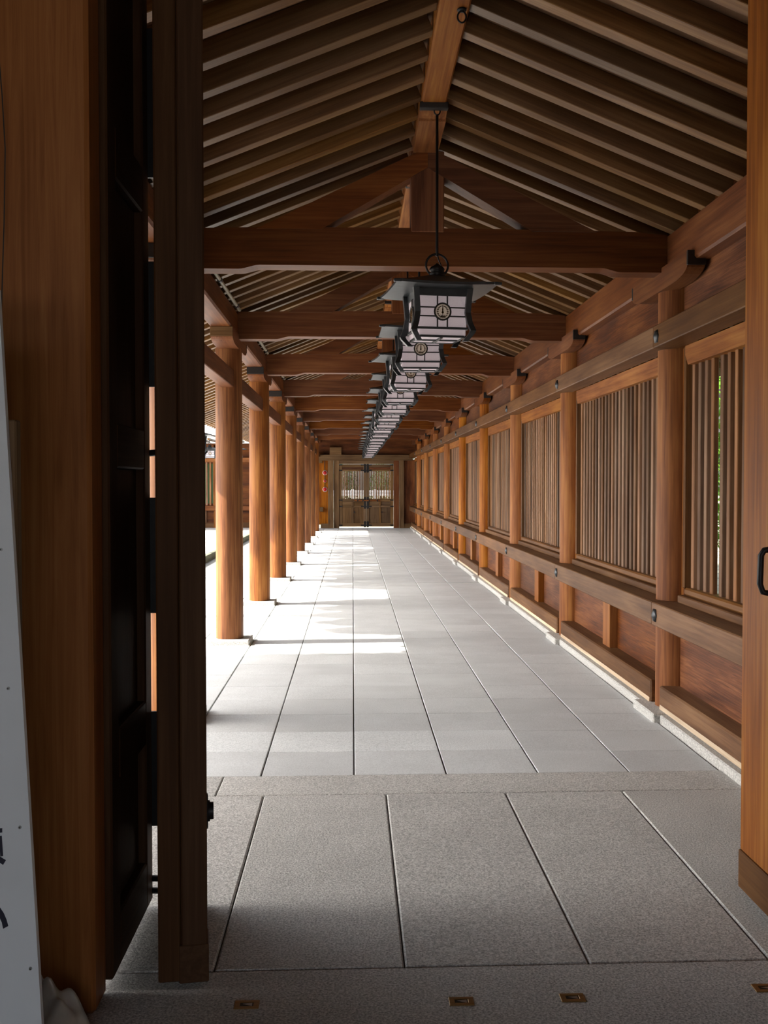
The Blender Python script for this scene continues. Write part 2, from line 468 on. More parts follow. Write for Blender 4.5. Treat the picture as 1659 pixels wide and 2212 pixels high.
# tie rail through the left pillars, one length per bay
for k in range(-1, NB):
    y0 = (YK[k] if k >= 0 else Y0 - BAY) + .09; y1 = (YK[k + 1] if k < NB - 1 else YEND) - .09
    where = 'above the folded door leaf' if k == -1 else 'after the ' + (ORD[k - 1] + ' visible left pillar' if k else 'hidden left pillar')
    t = box('tie_rail', XL - .06, XL + .06, y0, y1, 2.475, 2.64, 'beam', None, .006)
    tag(t, 'square brown tie rail piercing the pillars ' + where, 'rail', 'tie rails between the left pillars')

# purlins
def purlin(name, x0, x1, zb, lab):
    t = thing(name, lab, 'beam', ((x0 + x1) / 2, 3.6, 2.935))
    for k in range(-1, NB):
        a = (YK[k] if k >= 0 else 3.9) + (0 if k >= 0 else 0); b = YK[k + 1] if k < NB - 1 else YEND + .1
        box('timber', x0, x1, a + .002, b - .002, zb, 3.19, 'beam', t, .014)
    return t
purlin('purlin', XL - .1, XL + .1, 2.98, 'long squared roof purlin lying on the left pillars')
purlin('purlin', XR - .1, XR + .1, 2.92, 'long squared roof purlin lying above the right wall')
# lighting conduit on the left purlin
cd = thing('conduit', 'grey jointed conduit pipe along top of the left purlin', 'pipe', (XL + .125, 3.9, 3.2))
for k in range(-1, NB):
    a = (YK[k] if k >= 0 else 3.9) + .16; b = (YK[k + 1] if k < NB - 1 else YEND) - .16
    cyl('pipe', (XL + .125, a, 3.205), (XL + .125, b, 3.205), .016, .016, 10, PIPE, cd)
    for q in (a + .25, (a + b) / 2, b - .25): cyl('clamp', (XL + .125, q - .03, 3.205), (XL + .125, q + .03, 3.205), .022, .022, 10, IRONG, cd)

# ================================================================== TIE BEAMS with king post and struts
def tie_beam(k):
    y = YK[k]
    t = thing('tie_beam', ORD[k] + ' tie beam from the camera with king post and struts', 'beam', (XC, y, 2.94), 'tie beams across the corridor')
    xl, xr = XL + .1, XR - .1
    pts = [(xl, 2.942), (-.74, 2.942)] + [(-.74 + .14 * i / 6, 2.942 + .027 * (3 * (i / 6) ** 2 - 2 * (i / 6) ** 3)) for i in range(1, 7)]
    pts += [(1.63 + .14 * i / 6, 2.969 - .027 * (3 * (i / 6) ** 2 - 2 * (i / 6) ** 3)) for i in range(0, 7)]
    pts += [(xr, 2.942), (xr, 3.185)] + [(1.85 - .0 - i * .35, 3.205 + .012 * math.sin(PI * (i + .5) / 9)) for i in range(0, 8)] + [(xl, 3.2)]
    # front and back lower arrises are chamfered by a thin second layer
    prism('beam', pts, 'xz', y - .085, y + .085, 'beam', t, axis='x')
    box('king_post', XC + .015 - .108, XC + .015 + .108, y - .09, y + .09, 3.19, 3.715, 'beam', t, .006)
    q = XC + .015
    prism('strut', [(-.62, 3.2), (-.20, 3.2), (q, 3.605), (q, 3.735)], 'xz', y - .1, y + .06, 'beam', t, axis='x')
    prism('strut', [(2 * q + .62, 3.2), (2 * q + .20, 3.2), (q + .001, 3.605), (q + .001, 3.735)], 'xz', y - .1, y + .06, 'beam', t, axis='x')
for k in range(NB): tie_beam(k)

# ridge beam
rb = thing('ridge_beam', 'long ridge beam at the roof apex carrying the row of lanterns', 'beam', (XC, 3.6, 3.76))
for k in range(-1, NB):
    a = YK[k] if k >= 0 else 3.6; b = YK[k + 1] if k < NB - 1 else YEND + .2
    box('timber', XC - .073, XC + .073, a + .001, b - .001, 3.76, 4.0, 'pillar', rb, .01)
for k in range(NB):
    y = YK[k]
    pts = [(y - .8, 3.765), (y - .8, 3.735)] + [(y - .78 + .1 * math.sin(PI / 2 * i / 4), 3.735 - .035 * (1 - math.cos(PI / 2 * i / 4))) for i in range(1, 5)]
    pts += [(2 * y - q[0], q[1]) for q in pts[::-1]]
    br = prism('ridge_bracket', pts, 'yz', XC - .08, XC + .08, 'pillar', rb, axis='y')
    for s in (-1, 1): box('end_cap', XC - .083, XC + .083, y + s * .8 - .025, y + s * .8 + .025, 3.728, 3.765, BLACKP, br, .003)
# spare eye bolt near the camera
eb = thing('eye_bolt', 'spare black eye bolt on ridge beam, nearest the camera', 'bolt', (XC + .035, 4.87, 3.76))
lathe('plate', [(.022, -.008), (.022, 0), (.010, .002)], 12, IRON, eb, (XC + .035, 4.87, 3.758))
tube('ring', [(XC + .035 + .02 * math.cos(a), 4.87, 3.722 + .026 * math.sin(a)) for a in [2 * PI * i / 20 for i in range(20)]], .0045, IRON, eb, 8, True)

# ================================================================== CEILING: rafters and boards
ceil = struct('ceiling')
ang = math.atan(SLOPE); cs = math.cos(ang)
ZR = 3.19 + (XR - .1 - XC) * SLOPE               # height of the rafter undersides at the ridge line
RW, RH = .08, .094
def rafter_mesh(L):
    vs, fs = chbox(L / 2, RW / 2, RH / 2, .003); me = D.meshes.new('rafter'); me.from_pydata(vs, [], fs)
    me.materials.append(W('rafter', 'x')); me.update(); return me
span_l, span_r = (XC - .073) - EAVE_L, EAVE_R - (XC + .073)
ml, mr = rafter_mesh(span_l / cs), rafter_mesh(span_r / cs)
YR0, PITCH = 3.75, BAY / 11
nr = int((YEND + .2 - YR0) / PITCH)
for i in range(nr + 1):
    y = YR0 + i * PITCH
    for side, me, sp in ((-1, ml, span_l), (1, mr, span_r)):
        xm = XC + side * (.073 + sp / 2); zm = ZR - SLOPE * (.073 + sp / 2)
        o = D.objects.new('rafter', me); COL.objects.link(o); o.parent = ceil
        o.rotation_euler = (0, side * ang, 0)
        o.location = (xm - side * -math.sin(ang) * 0 + side * math.sin(ang) * RH / 2, y, zm + cs * RH / 2)
# sheathing boards over the rafters, one thick slope each side
for side, ex in ((-1, EAVE_L - .04), (1, EAVE_R + .04)):
    zt = ZR + RH / cs
    a = (XC, zt); b = (ex, zt - SLOPE * abs(ex - XC))
    pts = [a, b, (b[0], b[1] + .075), (a[0], a[1] + .085)]
    prism('roof_board', pts, 'xz', 3.55, YEND + .5, BOARDS, ceil)
    prism('roof_covering', [(XC, zt + .086), (ex - side * -.05, b[1] + .076 - .02), (ex + side * .05, b[1] + .12), (XC, zt + .14)], 'xz', 3.5, YEND + .6, COPPER, ceil)
    # eave fascia over the rafter ends
    x = ex - side * .10
    box('eave_board', min(x, x + side * .07), max(x, x + side * .07), 3.55, YEND + .4, b[1] - .0, b[1] + .06, 'rafter', ceil, .003)
# small boards closing the gaps above the right and left purlins
for xx in (XR, XL):
    for i in range(nr):
        y = YR0 + i * PITCH
        box('gap_board', xx - .035, xx - .015, y + RW / 2 + .001, y + PITCH - RW / 2 - .001, 3.185, 3.262, 'beam', ceil, 0)

# ================================================================== RIGHT WALL
wr = struct('wall_right')
FX = 1.97                                        # face of the long rails
def nail_cover(parent, y, z):
    vs = []; n = 12
    prof = [(.038, 0), (.036, .010), (.022, .016), (.010, .022)]
    for r, h in prof:
        for k in range(n):
            a = 2 * PI * k / n; rr = r * (1 + .10 * math.cos(6 * a))
            vs.append((FX - h, y + rr * math.cos(a), z + rr * 1.15 * math.sin(a)))
    fs = [(j * n + k, (j + 1) * n + k, (j + 1) * n + (k + 1) % n, j * n + (k + 1) % n) for j in range(3) for k in range(n)] + [tuple(range(3 * n, 4 * n))[::-1]]
    return raw('nail_cover', vs, fs, IRONG, parent, True)
ys = [Y0 - BAY] + YK + [YEND]
for i in range(len(ys) - 1):
    ya, yb = ys[i], ys[i + 1]
    u = box('upper_rail', FX, 2.14, ya - .13, yb - .133, 2.44, 2.582, 'rail', wr, .006)
    l = box('lower_rail', FX, 2.20, ya - .13, yb - .133, .62, .772, 'rail', wr, .006)
    if i < len(ys) - 2:
        nail_cover(u, yb - .215, 2.505); nail_cover(l, yb - .215, .692)
    sl_ = box('ground_sill', 2.035, 2.22, ya + .1, yb - .1, .056, .208, 'rail', wr, .01)
    tag(prism('worn_edge', [(2.030, .0565), (2.0335, .085), (2.05, .085), (2.05, .0565)], 'yz' if 0 else 'xz', ya + .12, yb - .12, 'pale', wr, axis='y'), label='pale worn lower edge of the sill')
    ym = (ya + yb) / 2
    box('stud', 2.098, 2.18, ym - .14, ym + .09, .2, .63, 'pillar', wr, .004)
    for a, b in ((ya + .05, ym - .05), (ym + .05, yb - .05)):
        box('lower_panel', 2.165, 2.19, a, b, .2, .63, 'panel', wr, .002)
    box('upper_panel', 2.175, 2.20, ya + .05, yb - .05, 2.575, 2.93, 'panel', wr, .002)
    box('curb_stone', 1.987, 2.3, ya + .215, yb - .275, -.04, .053, CURB, wr, .008)

def window(i, ya, yb):
    wn = struct('window_%d' % i, None, (2.1, ya, .77))
    a, b = ya + .125, yb - .125                  # clear opening between the pillars
    # frame
    box('jamb', 2.17, 2.26, a - .03, a + .055, .772, 2.44, 'pillar', wn, .004)
    box('jamb', 2.17, 2.26, b - .055, b + .03, .772, 2.44, 'pillar', wn, .004)
    box('inner_jamb', 2.158, 2.25, a + .056, a + .10, .87, 2.44, 'rail', wn, .004)
    box('inner_jamb', 2.158, 2.25, b - .10, b - .056, .87, 2.44, 'rail', wn, .004)
    # head with chamfered ends
    c = .045
    prism('window_head', [(a + .10, 2.44), (a + .10, 2.385), (a + .12 + c, 2.315), (b - .12 - c, 2.315), (b - .11, 2.385), (b - .11, 2.44)], 'yz', 2.15, 2.25, 'pillar', wn, axis='y')
    box('sill', 2.12, 2.26, a + .03, b - .08, .772, .825, 'rail', wn, .006)
    box('upper_sill', 2.15, 2.25, a + .05, b - .12, .826, .876, 'rail', wn, .012)
    n = 24; p = (b - a - .2) / n
    for s in range(n):
        yy = b - .1 - (s + .5) * p
        if i == 1 and s >= 4: yy -= .042
        if i == 1 and yy - .035 < a + .1: continue
        if i > 1 and (s * 7 + i * 5) % 13 == 0: yy += random.uniform(-.006, .006)
        box('slat', 2.19, 2.223, yy - .025, yy + .025, .87, 2.33, 'slat', wn, .004)
for i in range(len(ys) - 1): window(i + 1, ys[i], ys[i + 1])

# ================================================================== END GATE
wb = struct('wall_back', None, (XC, YEND, 0))
def bk(name, x0, x1, z0, z1, mat, y=YEND, d=.12, ch=.006, parent=wb): return box(name, x0, x1, y, y + d, z0, z1, mat, parent, ch)
bk('post', -.86, -.67, 0, 2.40, 'grey', YEND - .12, .2)
bk('door_jamb', -.665, -.475, 0, 2.40, 'grey', YEND - .03, .15)
bk('door_jamb', 1.43, 1.62, 0, 2.40, 'beam', YEND - .03, .15)
bk('post', 1.625, 1.79, 0, 2.40, 'grey', YEND - .12, .2)
bk('lintel', -1.18, 2.1, 2.36, 2.56, 'grey', YEND - .14, .24)
bk('head_board', -.475, 1.43, 2.24, 2.36, 'grey', YEND - .02, .1)
bk('bracket_block', -.80, -.39, 2.56, 2.82, 'grey', YEND - .14, .24)
bk('rail_end', -1.18, -1.06, 2.27, 2.36, 'grey', YEND - .14, .2)
tag(bk('side_panel', -1.30, -.86, .12, 2.40, 'pillar', YEND + .02, .05), label='orange wooden panel behind the red bells')
bk('side_panel', 1.79, 2.2, .12, 2.40, 'panel', YEND + .02, .05)
bk('foot_block', -1.12, -.86, 0, .16, 'grey', YEND - .1, .15); bk('foot_block', 1.79, 2.05, 0, .16, 'grey', YEND - .1, .15)
bk('gable_board', -1.3, 2.3, 2.56, 3.1, 'panel', YEND + .04, .05); bk('gable_board', -1.0, 2.0, 3.1, 3.55, 'panel', YEND + .06, .05); bk('gable_board', -.1, 1.1, 3.55, 3.9, 'panel', YEND + .08, .05)
dr = struct('door_1', None, (XC, YEND, 0))
def iron_strap(parent, x0, x1, z0, z1, y):
    """plate with lobed ends along the longer side"""
    m = MB(); m.box(x0, x1, y - .012, y, z0, z1, .003)
    hor = (x1 - x0) > (z1 - z0); r = .5 * min(x1 - x0, z1 - z0) * 1.25
    for e in (0, 1):
        cx, cz = ((x0, x1)[e], (z0 + z1) / 2) if hor else ((x0 + x1) / 2, (z0, z1)[e])
        n = 12; vs = [(cx + r * math.cos(2 * PI * k / n), y - .014, cz + r * math.sin(2 * PI * k / n)) for k in range(n)]
        vs += [(v[0], y, v[2]) for v in vs]
        m.add(vs, [tuple(range(n))] + [(k, n + k, n + (k + 1) % n, (k + 1) % n) for k in range(n)])
    return m.build('iron_strap', IRON, parent)
for side in (-1, 1):
    lf = D.objects.new('door_leaf', None); COL.objects.link(lf); lf.parent = dr; lf.location = (0, 0, 0)
    lx = lambda u: XC + side * u                   # u runs from the meeting edge (0) to the hinge edge (.945)
    def lb(name, u0, u1, z0, z1, mat, y=YEND + .02, d=.06, ch=.005):
        return box(name, min(lx(u0), lx(u1)), max(lx(u0), lx(u1)), y, y + d, z0, z1, mat, lf, ch)
    lb('stile', .0008, .10, .05, 2.23, 'grey'); lb('stile', .85, .949, .05, 2.23, 'grey')
    lb('rail', .10, .85, 2.13, 2.23, 'grey'); lb('rail', .10, .85, 1.99, 2.05, 'grey'); lb('top_panel', .10, .85, 2.05, 2.13, 'panel', YEND + .045, .02)
    lb('rail', .10, .85, .93, 1.03, 'grey'); lb('rail', .10, .85, .72, .79, 'grey'); lb('rail', .10, .85, .05, .17, 'grey')
    lb('middle_stile', .44, .52, .17, .93, 'grey')
    for u0, u1 in ((.10, .44), (.52, .85)):
        lb('panel', u0, u1, .79, .93, 'grey', YEND + .045, .02); lb('panel', u0, u1, .17, .72, 'grey', YEND + .045, .02)
    for q in range(13):
        u = .10 + (q + .5) * .75 / 13; lb('slat', u - .0215, u + .0215, 1.03, 1.99, 'slat', YEND + .03, .035)
    cyl('knob', (lx(.545 if side > 0 else .42), YEND - .005, .56), (lx(.545 if side > 0 else .42), YEND + .02, .56), .026, .024, 12, IRON, lf)
    for z0, z1 in ((1.98, 2.26), (.72, 1.05), (.07, .2)): iron_strap(lf, min(lx(.015), lx(.085)), max(lx(.015), lx(.085)), z0, z1, YEND + .02)
    for z in (2.21, 2.02, .98, .76, .10):
        iron_strap(lf, min(lx(.86), lx(.93)), max(lx(.86), lx(.93)), z - .02, z + .02, YEND + .02)
        iron_strap(lf, min(lx(.02), lx(.17)), max(lx(.02), lx(.17)), z - .018, z + .018, YEND + .019)
lt = thing('latch_bar', 'long wooden latch bar across the far gate doors', 'latch', (XC, YEND - .03, .96))
cyl('bar', (XC - .42, YEND - .03, .965), (XC + .5, YEND - .03, .965), .024, .024, 10, 'beam', lt, axis='x')
for u in (-.3, -.12, .1, .38): box('bracket', XC + u - .02, XC + u + .02, YEND - .06, YEND + .018, .93, 1.0, IRON, lt, .004)
fbk = box('junction_box', -1.15, -1.03, YEND - .16, YEND - .02, .58, .74, 'grey', None, .006)
tag(fbk, 'small square wooden box on the far left door post', 'box')
cb = thing('bell_cord', 'dark cord hanging from the lintel beside the far gate', 'cord', (-.97, YEND - .07, 2.6))
tube('cord', [(-.97, YEND - .1, 2.64), (-.97, YEND - .12, 2.3), (-.972, YEND - .03, 1.8), (-.97, YEND - .03, 1.25)], .014, IRON, cb, 6)
for nm, z, r, lab in (('fire_bell', 1.935, .085, 'upper large red bell with white rim beside far gate'), ('alarm_button', 1.645, .05, 'small red alarm button between two red bells'), ('fire_bell', 1.355, .085, 'lower large red bell with white rim beside far gate')):
    f = thing(nm, lab, 'bell' if r > .06 else 'button', (-.97, YEND, z))
    cyl('rim', (-.97, YEND + .018, z), (-.97, YEND - .03, z), r, r * .97, 24, WBOARD, f)
    m = MB()
    vs = []; n = 20; prof = [(r * .82, .03), (r * .78, .06), (r * .55, .078), (r * .3, .082), (r * .28, .10), (r * .02, .104)]
    for rr, h in prof:
        for k in range(n): vs.append((-.97 + rr * math.cos(2 * PI * k / n), YEND - h, z + rr * math.sin(2 * PI * k / n)))
    fs = [(j * n + k, j * n + (k + 1) % n, (j + 1) * n + (k + 1) % n, (j + 1) * n + k) for j in range(len(prof) - 1) for k in range(n)]
    raw('dome', vs, fs, RED, f, True)

# ================================================================== HANGING LANTERNS
def make_lantern():
    t = thing('lantern', '', 'lantern', (0, 0, 0), 'lanterns hanging down the middle of the corridor')
    H0, H1 = -.525, -.232                          # body bottom and top below the ring eye (z = 0 is the ring top)
    hw = .147
    # posts: curved corner blades
    prof = [(H1 + .01, .012), (H1 - .05, .006), (H1 - .13, .0), (H1 - .19, .010), (H1 - .235, .026), (H1 - .25, .020), (H0, -.012)]
    fr = MB()
    for sx in (-1, 1):
        for sy in (-1, 1):
            vs = []
            for z, o in prof:
                cx, cy = sx * (hw + o), sy * (hw + o); h = .016
                vs += [(cx - h, cy - h, z), (cx + h, cy - h, z), (cx + h, cy + h, z), (cx - h, cy + h, z)]
            fs = [(j * 4 + k, (j + 1) * 4 + k, (j + 1) * 4 + (k + 1) % 4, j * 4 + (k + 1) % 4) for j in range(len(prof) - 1) for k in range(4)]
            fs += [(0, 1, 2, 3), tuple(len(prof) * 4 - 1 - k for k in range(4))]
            fr.add(vs, fs)
    for s in (-1, 1):
        for ax in (0, 1):
            def B(a0, a1, c0, c1, z0, z1):
                fr.box(a0, a1, c0, c1, z0, z1) if ax == 0 else fr.box(c0, c1, a0, a1, z0, z1)
            c = s * (hw - .004)
            B(-hw, hw, c - .006, c + .006, H1 - .036, H1 + .008)           # top rail
            B(-hw, hw, c - .008, c + .008, H1 - .226, H1 - .214)          # lower rail
            B(-hw + .01, hw - .01, s * (hw - .016) - .007, s * (hw - .016) + .007, H0 + .022, H0 + .034)
    fr.box(-.12, .12, -.008, .008, H0 + .018, H0 + .026); fr.box(-.008, .008, -.12, .12, H0 + .018, H0 + .026)
    fr.build('frame', PATINA, t)
    for s in (-1, 1):
        for ax in (0, 1):
            m = MB(); g = MB(); q = MB()
            def put(M, a0, a1, d0, d1, z0, z1):
                c = s * (hw - .008)
                lo, hi = sorted((c + s * d0, c + s * d1))
                M.box(a0, a1, lo, hi, z0, z1) if ax == 0 else M.box(lo, hi, a0, a1, z0, z1)
            put(m, -hw + .005, hw - .005, -.004, 0, H1 - .216, H1 - .028)
            m.build('paper_pane', PAPER, t)
            put(q, -hw + .008, hw - .008, -.010, -.006, H0 + .03, H1 - .225)
            q.build('lower_pane', PAPER, t)
            for a in (-.029, .029): put(g, a - .0035, a + .0035, 0, .008, H1 - .216, H1 - .028)
            for z in (H1 - .102, H1 - .152): put(g, -hw + .006, hw - .006, 0, .0078, z - .0035, z + .0035)
            g.build('lattice', BLACKP, t)
            # crest in the middle of each pane
            zc = H1 - .127; n = 24; yc = s * (hw - .008)
            def P(a, z, d): return (a, yc + s * d, zc + z) if ax == 0 else (yc + s * d, a, zc + z)
            path = [P(.047 * math.cos(2 * PI * k / n), .047 * math.sin(2 * PI * k / n), .011) for k in range(n)]
            ring = tube('crest', path, .0055, BLACKP, t, 6, True)
            dv = [P(.047 * math.cos(2 * PI * k / n), .047 * math.sin(2 * PI * k / n), d) for d in (.003, .010) for k in range(n)]
            raw('crest_disc', dv, [tuple(range(n)), tuple(range(n, 2 * n))] + [(k, (k + 1) % n, n + (k + 1) % n, n + k) for k in range(n)], CREST, ring)
            mo = MB()
            def leaf(x, z, dx, dz, wd):
                L = math.hypot(dx, dz); nx, nz = -dz / L * wd, dx / L * wd
                pts = [(x, z), (x + dx * .45 + nx, z + dz * .45 + nz), (x + dx, z + dz), (x + dx * .45 - nx, z + dz * .45 - nz)]
                vs = [P(a, b, .0102) for a, b in pts] + [P(a, b, .014) for a, b in pts]
                mo.add(vs, [(4, 5, 6, 7), (7, 6, 5, 4)] + [(k, (k + 1) % 4, 4 + (k + 1) % 4, 4 + k) for k in range(4)])
            leaf(0, -.012, 0, .052, .004); leaf(0, -.014, 0, .022, .007)          # central spire
            leaf(0, -.04, 0, .03, .003)
            for sg in (-1, 1):
                for i in range(8):                                                # two curving sprays
                    a = -1.25 + i * .36; x, z = .029 * math.cos(a) * sg, .031 * math.sin(a) + .001
                    tx, tz = -math.sin(a) * sg, math.cos(a)
                    leaf(x, z, tx * .012, tz * .012, .0016)
                    leaf(x, z, tx * .008 + .007 * sg, tz * .008, .0022); leaf(x, z, tx * .008 - .006 * sg, tz * .008, .0022)
                leaf(0, -.03, .022 * sg, -.004, .003); leaf(.003 * sg, -.036, .009 * sg, .02, .003)
            mo.build('crest_motif', MOTIF, ring)
    q = MB(); q.box(-.125, .125, -.125, .125, H0 + .026, H0 + .03); q.build('bottom_pane', PAPER, t)
    # roof: low pyramid with turned-up eaves and a thin edge
    R = .29; vs = []; fs = []; k = 9
    def hz(u, v):
        m = max(abs(u), abs(v)); up = .009 * (abs(u) * abs(v)) ** 2
        return H1 + .008 + .1 * (1 - m) ** 1.05 + up
    for layer, dz in ((0, .010), (1, 0)):
        for i in range(k):
            for j in range(k):
                u, v = -1 + 2 * i / (k - 1), -1 + 2 * j / (k - 1)
                z = hz(u, v) if layer == 0 else H1 + .004 + .009 * (abs(u) * abs(v)) ** 2
                vs.append((u * R, v * R, z + dz))
    for i in range(k - 1):
        for j in range(k - 1):
            a = i * k + j; fs.append((a, a + k, a + k + 1, a + 1)); b = k * k + a; fs.append((b, b + 1, b + k + 1, b + k))
    edge = [(i, 0) for i in range(k - 1)] + [(k - 1, j) for j in range(k - 1)] + [(i, k - 1) for i in range(k - 1, 0, -1)] + [(0, j) for j in range(k - 1, 0, -1)]
    for e in range(len(edge)):
        a = edge[e][0] * k + edge[e][1]; b = edge[(e + 1) % len(edge)][0] * k + edge[(e + 1) % len(edge)][1]
        fs.append((a, b, k * k + b, k * k + a))
    raw('roof', vs, fs, PATINA, t)
    for sx in (-1, 1):
        for sy in (-1, 1): box('eave_tip', sx * .288 - .022, sx * .288 + .022, sy * .288 - .012, sy * .288 + .012, H1 + .008, H1 + .024, PATINA, t, .003)
    lathe('finial', [(.07, H1 + .092), (.055, H1 + .103), (.035, H1 + .107), (.046, H1 + .114), (.047, H1 + .12), (.03, H1 + .124), (.042, H1 + .134), (.045, H1 + .145), (.036, H1 + .157), (.016, H1 + .168), (.002, H1 + .18)], 20, IRON, t)
    tube('ring', [(.066 * math.cos(a), 0, -.066 + .066 * math.sin(a)) for a in [2 * PI * i / 28 for i in range(28)]], .0065, IRON, t, 8, True)
    tube('wire', [(.0, .01, .02), (.012, .012, -.03), (.04, .012, -.09), (.047, .008, -.115), (.04, 0, -.13)], .004, IRON, t, 6)
    return t
proto = make_lantern()
RINGTOP = 2.895
def hang_rod(parent, top):
    tube('hanging_rod', [(0, 0, -.012), (0, 0, .02), (0, 0, max(.03, top - .06))], .0085, IRON, parent, 8)
    tube('hook', [(.018 * math.cos(a), 0, top - .035 + .022 * math.sin(a)) for a in [2 * PI * i / 16 for i in range(16)]], .0045, IRON, parent, 6, True)
    lathe('hook_plate', [(.016, top - .012), (.018, top)], 10, IRON, parent)
short = copy_tree(proto)                         # lanterns under eaves hang on a short rod
hang_rod(proto, 3.76 - RINGTOP)
hang_rod(short, .08)
NL = 18
TURN = [8, 1, 8, 1.5, 3, 0, 8, 2, 7, 1, 6, 8, 2, 5, 8, 3, 6, 2]
for i in range(NL):
    o = proto if i == 0 else copy_tree(proto)
    o.location = (XC + .02, 6.10 + 1.635 * i, RINGTOP)
    o.rotation_euler = (0, 0, math.radians(TURN[i]))
    o['label'] = ('nearest large hanging lantern with black roof and white paper panes' if i == 0 else
                  ORD[i] + ' lantern from the camera in the hanging row, black roof, white panes')
    if i:
        o['label'] = ('farthest lantern of the hanging row, just before the end gate' if i == NL - 1 else o['label'])

# lanterns under the eaves of the court, left in the picture
EL = [((-2.54, 3.75 + 44 * BAY / 11, 2.545), 0, 'dark lantern under the left eave, half behind the door leaf'),
      ((-4.7, 34.4, 2.90), 12, 'small lantern under the courtyard hall eave, left of the nearest visible pillar'),
      ((-3.8, 34.4, 2.90), 6, 'small white paned lantern between the first and second visible pillars')]
for j, (loc, rz, lab) in enumerate(EL):
    o = short if j == 0 else copy_tree(short)
    o.location = loc; o.rotation_euler = (0, 0, math.radians(rz)); o['label'] = lab; o['group'] = 'lanterns under the court eaves'

# ================================================================== FOREGROUND GATE
post = thing('gate_post', 'massive square brown gate post at the left edge of view', 'post', (-1.0, 3.09, 0))
box('timber', -1.30, -.752, 3.02, 3.16, .0, 4.3, 'post', post, .012)
def crack(pts, r):                               # drying crack: a thin dark open split
    vs = []; fs = []
    for i, (x, z) in enumerate(pts):
        w_ = r * (0.25 if i in (0, len(pts) - 1) else 1)
        vs += [(x - w_, 3.0194, z), (x + w_, 3.0194, z), (x + w_, 3.026, z), (x - w_, 3.026, z)]
    for i in range(len(pts) - 1):
        for k in range(4): fs.append((i * 4 + k, i * 4 + (k + 1) % 4, i * 4 + 4 + (k + 1) % 4, i * 4 + 4 + k))
    fs += [(0, 3, 2, 1), tuple(len(vs) - 4 + k for k in range(4))]
    raw('crack', vs, fs, BLACKP, post)
crack([(-1.010, 3.1), (-1.006, 2.85), (-.992, 2.65), (-.985, 2.5), (-.990, 2.3), (-.998, 2.1), (-1.002, 1.98), (-1.015, 1.85)], .0016)
crack([(-1.03, 3.1), (-1.025, 2.9), (-1.016, 2.75), (-1.014, 2.6)], .0012)
# the outer half of the post line, right side
post2 = thing('gate_post', 'square gate post hidden behind the right door leaf', 'post', (1.8, 3.09, 0))
box('timber', 1.56, 2.1, 2.95, 3.16, 0, 4.3, 'post', post2, .012)
# walls and head of the gatehouse, with its roof overhead
gw = struct('wall_front', None, (0, 3.1, 0))
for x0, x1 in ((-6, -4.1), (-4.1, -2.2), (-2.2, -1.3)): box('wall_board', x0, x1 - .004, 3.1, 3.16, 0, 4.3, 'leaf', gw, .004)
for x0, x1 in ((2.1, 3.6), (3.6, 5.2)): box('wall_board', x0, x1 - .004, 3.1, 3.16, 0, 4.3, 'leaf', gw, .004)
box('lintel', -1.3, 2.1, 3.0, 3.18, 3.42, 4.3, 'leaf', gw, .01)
gr = struct('trim_2', None, (0, 0, 4.4))
for i in range(18): box('gate_ceiling_board', -6, 6, -8.5 + i * .68, -8.5 + (i + 1) * .68 - .006, 4.3, 4.36, 'leaf', gr, .004)  # unseen ceiling, carried far back to cut the light from behind
for x in (-4.5, 5.4):
    g2 = thing('gate_post', 'outer gate post out of view to the ' + ('left' if x < 0 else 'right'), 'post', (x, -8.0, 0))
    box('timber', x - .2, x + .2, -8.2, -7.8, 0, 4.3, 'post', g2, .012)
for x0, x1 in ((-6, -3.2), (3.6, 5.2)): box('wall_board', x0, x1, -7.8, -7.7, 0, 4.3, 'leaf', gw, .004)  # unseen rear wall, added to dim the light entering from behind
box('lintel', -3.2, 3.6, -7.85, -7.65, 3.7, 4.3, 'leaf', gw, .01)  # unseen rear lintel, its height set by how much light to let in
for x in (-6, 5.2): box('wall_board', x - .06, x, -7.75, 3.1, 0, 4.3, 'leaf', gw, .004)  # unseen side walls, added to keep the gatehouse dark

# left door, inner leaf: opens away from the post along the corridor
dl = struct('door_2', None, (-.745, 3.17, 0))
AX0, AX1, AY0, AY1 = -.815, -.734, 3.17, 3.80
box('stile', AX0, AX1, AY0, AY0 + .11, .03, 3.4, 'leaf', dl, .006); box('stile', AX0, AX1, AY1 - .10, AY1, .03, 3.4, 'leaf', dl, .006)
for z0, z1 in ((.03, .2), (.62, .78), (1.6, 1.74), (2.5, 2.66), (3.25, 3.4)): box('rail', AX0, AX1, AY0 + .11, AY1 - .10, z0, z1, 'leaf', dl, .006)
for z0, z1 in ((.2, .62), (.78, 1.6), (1.74, 2.5), (2.66, 3.25)): box('panel', AX0 + .03, AX1 - .03, AY0 + .11, AY1 - .10, z0, z1, 'leaf', dl, .002)
